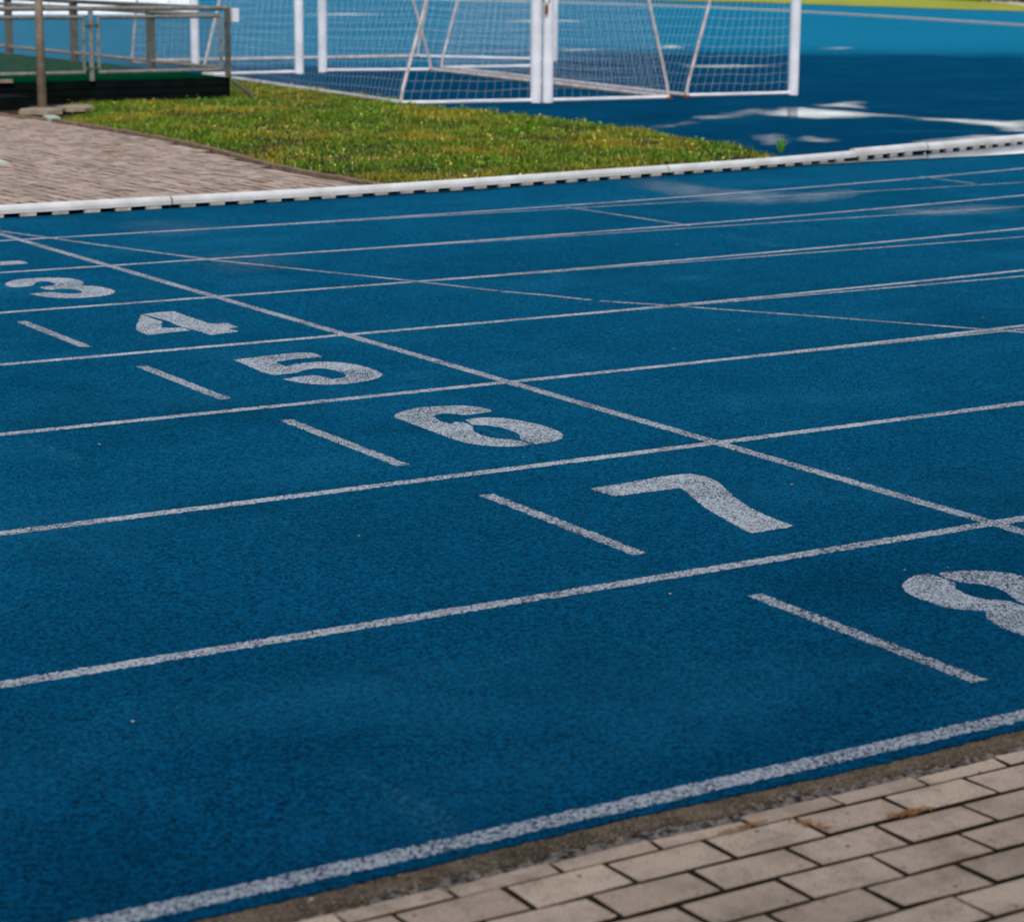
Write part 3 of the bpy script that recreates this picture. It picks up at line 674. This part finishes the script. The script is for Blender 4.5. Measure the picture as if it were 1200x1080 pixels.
def pebble(x, y, z, r, label):
    bm = bmesh.new(); bmesh.ops.create_icosphere(bm, subdivisions=2, radius=r)
    for v in bm.verts: v.co *= random.uniform(.82, 1.12); v.co.z *= .65; v.co += Vector((x, y, z))
    me = bpy.data.meshes.new('pebble'); bm.to_mesh(me); bm.free(); me.materials.append(M['pebble'])
    tag(link('pebble', me), label, 'pebble')
pebble(-2.728, -.083, -.003, .0048, 'white pebble on the brown concrete strip at the lower left')
pebble(-1.327, -.226, -.002, .0035, 'tiny white pebble on a paver near the right edge')

# ------------------------------------------------------------------ football goals
def goal(label, pn, pf, bn, bf, lean=.28, cell=.105, sag=.09, strands=True):
    """pn/pf front posts (near, far), bn/bf rear corners of the ground frame"""
    pn, pf, bn, bf = [Vector((q[0], q[1], 0)) for q in (pn, pf, bn, bf)]
    r = empty('football_goal', pn, label, 'goal', 'white football goals beside the lawn')
    H = 2.44
    for q in (pn, pf):
        b = MB(); b.tube([(q.x, q.y, .004), (q.x, q.y, H+.06)], .06, 20); b.build('post', M['white'], r, smooth=False)
    b = MB(); b.tube([(pn.x, pn.y, H), (pf.x, pf.y, H)], .058, 16); b.build('crossbar', M['white'], r)
    tops = []
    for q, k in ((pn, bn), (pf, bf)):
        d = (q-k); L = d.length; d.normalize()
        top = k+d*min(L*.55, lean*H)+Vector((0, 0, H)); tops.append(top)
        b = MB(); e = k+Vector((0, 0, .03))
        b.tube([q+Vector((0, 0, .03))-d*.055, e], .021, 10); b.build('side_bar', M['white'], r)
        b = MB(); b.tube([e+Vector((0, 0, .02)), e+(top-k)*.05+Vector((0, 0, .03))-d*.01, e+(top-k)*.5, top], .019, 10); b.build('back_stay', M['stay'], r)
        b = MB(); b.tube([top, q+Vector((0, 0, H))], .02, 8); b.build('top_arm', M['stay'], r)
        b = MB(); b.box(e+Vector((0, 0, -.012)), (.07, .06, .03), d); b.build('foot', M['rust'], r, bevel=.004)
    b = MB(); b.tube([bn+Vector((0, 0, .031)), bf+Vector((0, 0, .031))], .026, 10); b.build('ground_bar', M['stay'], r)
    # net: back panel and two side panels of knotted cord
    nb = MB()
    def cord(pts, w=.0028):
        nb.tube(pts, w/2, 3, caps=False)
    def panel(a0, a1, c0, c1, nrm, sg):
        # a = bottom edge, c = top edge
        nu = max(2, int((a1-a0).length/cell)); nv = int(1.62/cell)
        full = 2.44/1.62
        def P(u, v):
            q = a0+(a1-a0)*u; t = c0+(c1-c0)*u
            w = q+(t-q)*(v/full)
            bl = math.sin(math.pi*min(1, u))*math.sin(math.pi*min(1, v*.8+.1))
            wob = .005*math.sin(u*nu*.31+v*7)+.004*math.sin(v*13+u*17)
            return w+nrm*(sg*bl+wob)+Vector((0, 0, -sg*.35*bl+.006*math.sin(u*11+v*5)))
        for i in range(nu+1):
            cord([P(i/nu, j/8) for j in range(9)])
        st = max(6, nu//2)
        for j in range(nv+1):
            cord([P(i/st, j/nv) for i in range(st+1)])
    cen = (pn+pf)/2; bc = (bn+bf)/2; out = (bc-cen); out.z = 0; out.normalize()
    z_ = Vector((0, 0, .05))
    panel(bn+z_, bf+z_, tops[0], tops[1], out, sag)
    sdv = (pf-pn).normalized()
    panel(pn+z_, bn+z_, pn+Vector((0, 0, H)), tops[0], -sdv, sag*.5)
    panel(pf+z_, bf+z_, pf+Vector((0, 0, H)), tops[1], sdv, sag*.5)
    nb.build('net', M['net'], r)
    return r
goal('white goal with its near post right of the touching pair and frame running right', (9.42, 17.82), (10.45, 25.0), (11.02, 17.80), (11.98, 24.70))
goal('white goal with sagging net along the lawn edge left of the paired posts', (9.295, 17.86), (9.94, 24.70), (7.72, 18.03), (8.47, 24.55), sag=.16)
goal('white goal farthest right, its lone near post beside the bright puddle', (12.92, 17.94), (14.02, 25.15), (11.42, 18.0), (12.45, 25.2))
goal('white goal farthest back, its left post seen through the grey railing', (9.45, 26.95), (15.6, 27.1), (9.2, 28.6), (14.2, 28.9), lean=.2)
b = MB(); b.box((9.355, 17.76, .99), (.03, .02, .09), (1, 0, 0)); b.tube([(9.28, 17.77, 1.16), (9.355, 17.76, 1.03), (9.43, 17.75, 1.16)], .006, 6)
tag(b.build('clasp', M['rust']), 'rusty iron clasp tying the two touching goal posts together', 'clasp')

# ------------------------------------------------------------------ green deck with railings at the left
DK = [(.2, 19.25), (6.62, 19.86), (6.70, 34.), (.2, 34.)]
dk = empty('deck', (3.4, 24, 0), 'low deck with green turf top and black sides behind the lawn', 'deck')
b = MB(); b.poly([(x, y, .232) for x, y in DK]); 
b.build('turf_top', M['deckgreen'], dk)
b = MB()
for i in range(4):
    (x0, y0), (x1, y1) = DK[i], DK[(i+1) % 4]
    b.poly([(x0, y0, 0), (x1, y1, 0), (x1, y1, .231), (x0, y0, .231)])
b.build('side_board', M['deckside'], dk)
b = MB(); d = Vector((6.42, .61, 0)).normalized()
for k in range(3):
    c_ = Vector((3.41, 19.555, 0))+Vector((d.y, -d.x, 0))*.008; b.box((c_.x, c_.y, .03+.075*k), (6.4, .012, .066), d)
b.build('board_slat', M['deckside'], dk, bevel=.003)
b = MB(); b.tube([(6.63, 19.84, .2), (6.80, 19.76, .06), (6.84, 19.74, .0)], .02, 8); b.build('support_leg', M['galvdark'], dk)
b = MB(); b.box((2.1, 19.40, .252), (3.9, .06, .035), d); b.build('edge_trim', M['tan'], dk)
b = MB(); b.box((2.15, 19.0, .07), (3.5, .72, .14), d); b.build('front_step', M['deckside'], dk, bevel=.006)

def on_edge(t): return Vector((6.575, 19.81, 0))+Vector((-d.x, -d.y, 0))*t   # along the front edge, from its right end
def rail_panel(root, A, B, z0, z1, frame_mat, cellx=.028):
    A = Vector(A); B = Vector(B); u = (B-A).normalized()
    f = MB(); r_ = .019
    cz = [(A, z0), (B, z0), (B, z1), (A, z1)]
    for i in range(4):
        (p, za), (q, zb) = cz[i], cz[(i+1) % 4]
        f.tube([(p.x, p.y, za), (q.x, q.y, zb)], r_, 8)
    fr = f.build('mesh_panel', frame_mat, root)
    m_ = MB(); L = (B-A).length; n = int(L/cellx)
    for i in range(1, n):
        q = A+u*(L*i/n); m_.tube([(q.x, q.y, z0), (q.x, q.y, z1)], .0019, 3, caps=False)
    k = int((z1-z0)/cellx)
    for j in range(1, k):
        z = z0+(z1-z0)*j/k; m_.tube([(A.x, A.y, z), (B.x, B.y, z)], .0019, 3, caps=False)
    mo_ = m_.build('wire_mesh', M['wire'], fr)
    mo_.location = (0, 0, 0)
    return fr
ra = empty('guard_railing', on_edge(0)+Vector((0, 0, .232)), 'grey tube railing with mesh panels along the front of the green deck', 'railing')
posts_t = [0, 1.64, 3.28, 4.92]
for i, t in enumerate(posts_t):
    q = on_edge(t); b = MB()
    b.tube([(q.x, q.y, .233), (q.x, q.y, .975)], .027 if i else .032, 10); b.build('post', M['galvdark'] if not i else M['galv'], ra)
    for z in (.36, .80):
        b = MB(); b.box((q.x, q.y, z), (.15 if i else .07, .05, .026), d); b.build('clamp', M['galvdark'], ra, bevel=.004)
b = MB(); a0, a1 = on_edge(-.01), on_edge(5.0)
b.tube([(a0.x, a0.y, .972), (a1.x, a1.y, .972)], .026, 10); b.build('top_rail', M['galv'], ra)
for t0, t1 in zip(posts_t[:-1], posts_t[1:]):
    rail_panel(ra, on_edge(t0+.085), on_edge(t1-.085), .318, .885, M['galv'])
q = on_edge(-.09); b = MB(); b.box((q.x, q.y-.01, .895), (.075, .06, .145), d); b.build('junction_box', M['white'], ra, bevel=.006)

rb = empty('guard_railing', (6.42, 19.9, .232), 'dark rear railing receding along the far side of the green deck', 'railing')
for y in (21.75, 24.15, 26.5, 28.9):
    x = 6.50+.009*(y-19.7); b = MB()
    b.box((x, y, .60), (.095, .06, .76), (1, 0, 0)); b.build('post', M['galvdark'], rb, bevel=.006)
e0, e1 = Vector((6.50, 19.9, 0)), Vector((6.60, 31., 0))
for nm, z, r_, mt in (('top_rail', .965, .026, 'galvdark'), ('middle_rail', .89, .024, 'galv'), ('bottom_rail', .335, .021, 'tan')):
    b = MB(); b.tube([(e0.x, e0.y, z), (e1.x, e1.y, z)], r_, 8); b.build(nm, M[mt], rb)

# pole on broken slabs in front of the deck
pl = empty('metal_pole', (4.14, 19.1, 0), 'beige weathered upright pole on broken slabs before the black deck side', 'pole')
px_, py_ = 3.88, 18.33
pl.location = (px_, py_, .0)
b = MB(); b.tube([(px_, py_, .04), (px_-.002, py_, 1.4), (px_-.01, py_, 3.1)], [.045, .038, .035], 18); b.build('shaft', M['pole'], pl, smooth=True)
b = MB(); b.tube([(px_, py_, .03), (px_, py_, .055)], .058, 16); b.build('collar', M['galvdark'], pl)
def slab(pts, z0, z1, label, mat='slab'):
    b = MB(); P = [(x+random.uniform(-.01, .01), y+random.uniform(-.01, .01)) for x, y in pts]; n = len(P)
    b.poly([(x, y, z1+random.uniform(-.006, .006)) for x, y in P])
    tv = list(b.v)
    for i in range(n):
        a, c_ = tv[i], tv[(i+1) % n]
        b.poly([(a[0]*.999+.004, a[1], z0), (c_[0]*.999+.004, c_[1], z0), c_, a])
    return tag(b.build('concrete_slab', M[mat]), label, 'slab')
slab([(3.50, 17.92), (3.72, 17.80), (3.90, 17.86), (3.99, 18.06), (3.97, 18.34), (3.84, 18.36), (3.62, 18.22)], .02, .06, 'broken beige slab under the pole, the left one of the two')
slab([(4.01, 18.02), (4.16, 17.96), (4.36, 18.2), (4.42, 18.5), (4.2, 18.5), (4.03, 18.38)], .03, .065, 'broken beige slab right of the pole, half sunk in the grass')
slab([(3.42, 16.98), (3.56, 17.02), (3.66, 17.42), (3.5, 17.34)], .012, .05, 'small pale greenish slab at the corner of lawn and paving', 'palebox')
slab([(1.20, 12.80), (1.52, 12.84), (1.53, 13.02), (1.20, 13.0)], .02, .03, 'pale drain cover lying in the far brick paving', 'palebox')
b = MB()
for i in range(14):
    a = random.uniform(0, 6.28); r = random.uniform(0, .12); x, y = 2.58+r*math.cos(a), 13.45+r*math.sin(a); s = random.uniform(.02, .04); c_ = random.uniform(0, 3)
    b.poly([(x-s*math.cos(c_), y-s*math.sin(c_), .028), (x+s*.4*math.sin(c_), y-s*.4*math.cos(c_), .033), (x+s*math.cos(c_), y+s*math.sin(c_), .03), (x-s*.4*math.sin(c_), y+s*.4*math.cos(c_), .034)])
tag(b.build('fallen_leaves', M['dry']), 'small patch of orange fallen leaves on the far brick paving', 'leaves', kind='stuff')

# ------------------------------------------------------------------ far side: white barrier, kerb of the bend, grass, path, hedge
b = MB(); b.box((17.4, 57.9, .55), (12.6, .3, 1.1), (1, .02, 0))
for i in range(4): b.box((11.9+3.6*i, 57.62-.0+.07*i, .55), (.05, .3, 1.1), (1, .02, 0))
tag(b.build('barrier', M['barrier'], bevel=.03), 'long white barrier far behind the railing at the upper left', 'barrier')
FK = [(37.0, 35.5), (40.2, 42.), (43.2, 50.), (46., 59.), (47.6, 68.), (47.2, 77.), (44, 85), (36, 92)]
fk = [Vector(q) for q in FK]; pts = []
for i in range(len(fk)-1):
    p0, a, c_, p3 = fk[max(i-1, 0)], fk[i], fk[i+1], fk[min(i+2, len(fk)-1)]
    for j in range(8):
        u = j/8; pts.append(.5*((2*a)+(c_-p0)*u+(2*p0-5*a+4*c_-p3)*u*u+(-p0+3*a-3*c_+p3)*u**3))
kf = MB(); prof = [(-.04, .0), (-.04, .05), (-.03, .06), (.03, .06), (.04, .05), (.04, .0)]; m = len(prof)
for i, q in enumerate(pts):
    t = (pts[min(i+1, len(pts)-1)]-pts[max(i-1, 0)]).normalized(); nn = Vector((-t.y, t.x))
    kf.v += [(q.x+nn.x*o_, q.y+nn.y*o_, z_) for o_, z_ in prof]
for i in range(len(pts)-1):
    for k in range(m-1): kf.f.append([i*m+k, (i+1)*m+k, (i+1)*m+k+1, i*m+k+1]); kf.m.append(0)
tag(kf.build('track_kerb', M['kerbgrime']), 'thin far white kerb curving along the opposite bend', 'kerb')
sheet('far_grass', [(53.7, 51.0), (56.0, 57.8), (56.2, 63.8), (57.3, 74.2), (56, 84), (48, 98), (48, 140), (140, 140), (140, 40), (53.0, 40)], .02, M['fargrass'])
sheet('far_path', [(57.0, 51.0), (60.2, 57.6), (64.8, 66.6), (75, 80.5), (95, 100), (99, 97), (79, 77), (68, 63.5), (63, 56), (59.5, 50)], .03, M['paleconcrete'])
hd = empty('hedge', (73, 78, 0), 'dark clipped hedge beyond the pale path at the upper right corner', 'hedge')
hv = MB(); 
for i in range(5200):
    t = random.random(); q = Vector((68.6, 68.5))*(1-t)+Vector((77, 87))*t; n_ = Vector((.91, -.41))
    o_ = random.uniform(0, 1.3); z = random.uniform(.02, 1.5+.15*math.sin(t*40)); s = random.uniform(.06, .13)
    x, y = q.x+n_.x*o_, q.y+n_.y*o_
    u = Vector((random.gauss(0, 1), random.gauss(0, 1), random.gauss(0, 1))).normalized(); v = u.cross(Vector((random.gauss(0, 1), random.gauss(0, 1), 1))).normalized()
    c_ = Vector((x, y, z)); hv.poly([c_-u*s, c_-v*s*.5, c_+u*s, c_+v*s*.5])
hv.build('foliage', M['hedgeleaf'], hd)
# ------------------------------------------------------------------ unseen covered stand, added behind the camera to shade the near lanes and paving
gs = empty('shade_stand', (0, -9.5, 0), 'unseen covered stand added behind the camera to shade the near lanes', 'shade_stand')
M['standgrey'] = simple('stand_concrete', (112, 108, 102), .9, .1, scale=1.2)
M['roofsheet'] = simple('dark_roof_sheet', (58, 62, 64), .7, .2, scale=2)
b = MB()
for k in range(9):
    b.box((0, -8.2-.85*k, (.9+.42*k)/2), (90, .848, .9+.42*k), (1, 0, 0))
b.build('seating_steps', M['standgrey'], gs)
b = MB(); b.box((0, -15.85, 4.6), (90, .25, 9.2), (1, 0, 0)); b.build('rear_wall', M['standgrey'], gs)
b = MB(); b.box((0, -11.7, 8.95), (92, 8.6, .22), (1, 0, 0), up=(0, -.04, 1)); b.build('roof', M['roofsheet'], gs)
for k in range(10):
    b = MB(); b.tube([(-40.5+9*k, -12.2, 4.1), (-40.5+9*k, -12.2, 8.85)], .11, 10); b.build('column', M['galvdark'], gs)
b = MB(); b.tube([(-45, -7.85, 1.75), (45, -7.85, 1.75)], .03, 8)
for k in range(31): b.tube([(-45+3*k, -7.85, .9), (-45+3*k, -7.85, 1.75)], .022, 6)
b.build('front_rail', M['galv'], gs)

# ------------------------------------------------------------------ light and camera
EL, AZ = math.radians(46), math.radians(-152)      # sun azimuth measured from +y towards +x
sd = Vector((math.sin(AZ)*math.cos(EL), math.cos(AZ)*math.cos(EL), math.sin(EL)))
w = bpy.data.worlds.new('World'); S.world = w; w.use_nodes = True
nt = w.node_tree; bg = nt.nodes['Background']
sky = nt.nodes.new('ShaderNodeTexSky'); sky.sky_type = 'NISHITA'; sky.sun_disc = False
sky.sun_elevation = EL; sky.sun_rotation = AZ; sky.air_density = 1.; sky.dust_density = 1.0; sky.ozone_density = 1.
hs = nt.nodes.new('ShaderNodeHueSaturation'); hs.inputs['Saturation'].default_value = .5   # thin cloud whitens the sky
nt.links.new(sky.outputs[0], hs.inputs['Color']); nt.links.new(hs.outputs[0], bg.inputs[0]); bg.inputs[1].default_value = .13
sl = bpy.data.lights.new('sun', 'SUN'); sl.energy = 1.5; sl.angle = math.radians(15); sl.color = (1, .94, .86)
so = bpy.data.objects.new('sun', sl); COL.objects.link(so); so.rotation_euler = sd.to_track_quat('Z', 'Y').to_euler()

cd = bpy.data.cameras.new('camera'); co = bpy.data.objects.new('camera', cd); COL.objects.link(co)
R_ = Vector((0.84522439, -0.53433039, 0.0093147)); U_ = Vector((0.10523724, 0.18350628, 0.97736921)); B_ = Vector((-0.52394737, -0.82511604, 0.21133544))
mw = Matrix(((R_.x, U_.x, B_.x, -4.29023), (R_.y, U_.y, B_.y, -3.12540), (R_.z, U_.z, B_.z, 1.44863), (0, 0, 0, 1)))
co.matrix_world = mw
cd.sensor_width = 36; cd.lens = 36*2682.8/1200; cd.sensor_fit = 'HORIZONTAL'; cd.clip_start = .05; cd.clip_end = 3000
cd.dof.use_dof = True; cd.dof.focus_distance = 7.2; cd.dof.aperture_fstop = 5.8; cd.dof.aperture_blades = 7
S.camera = co
S.view_settings.view_transform = 'Standard'; S.view_settings.look = 'None'; S.view_settings.exposure = 0.75; S.view_settings.gamma = 1
S.view_settings.use_curve_mapping = False
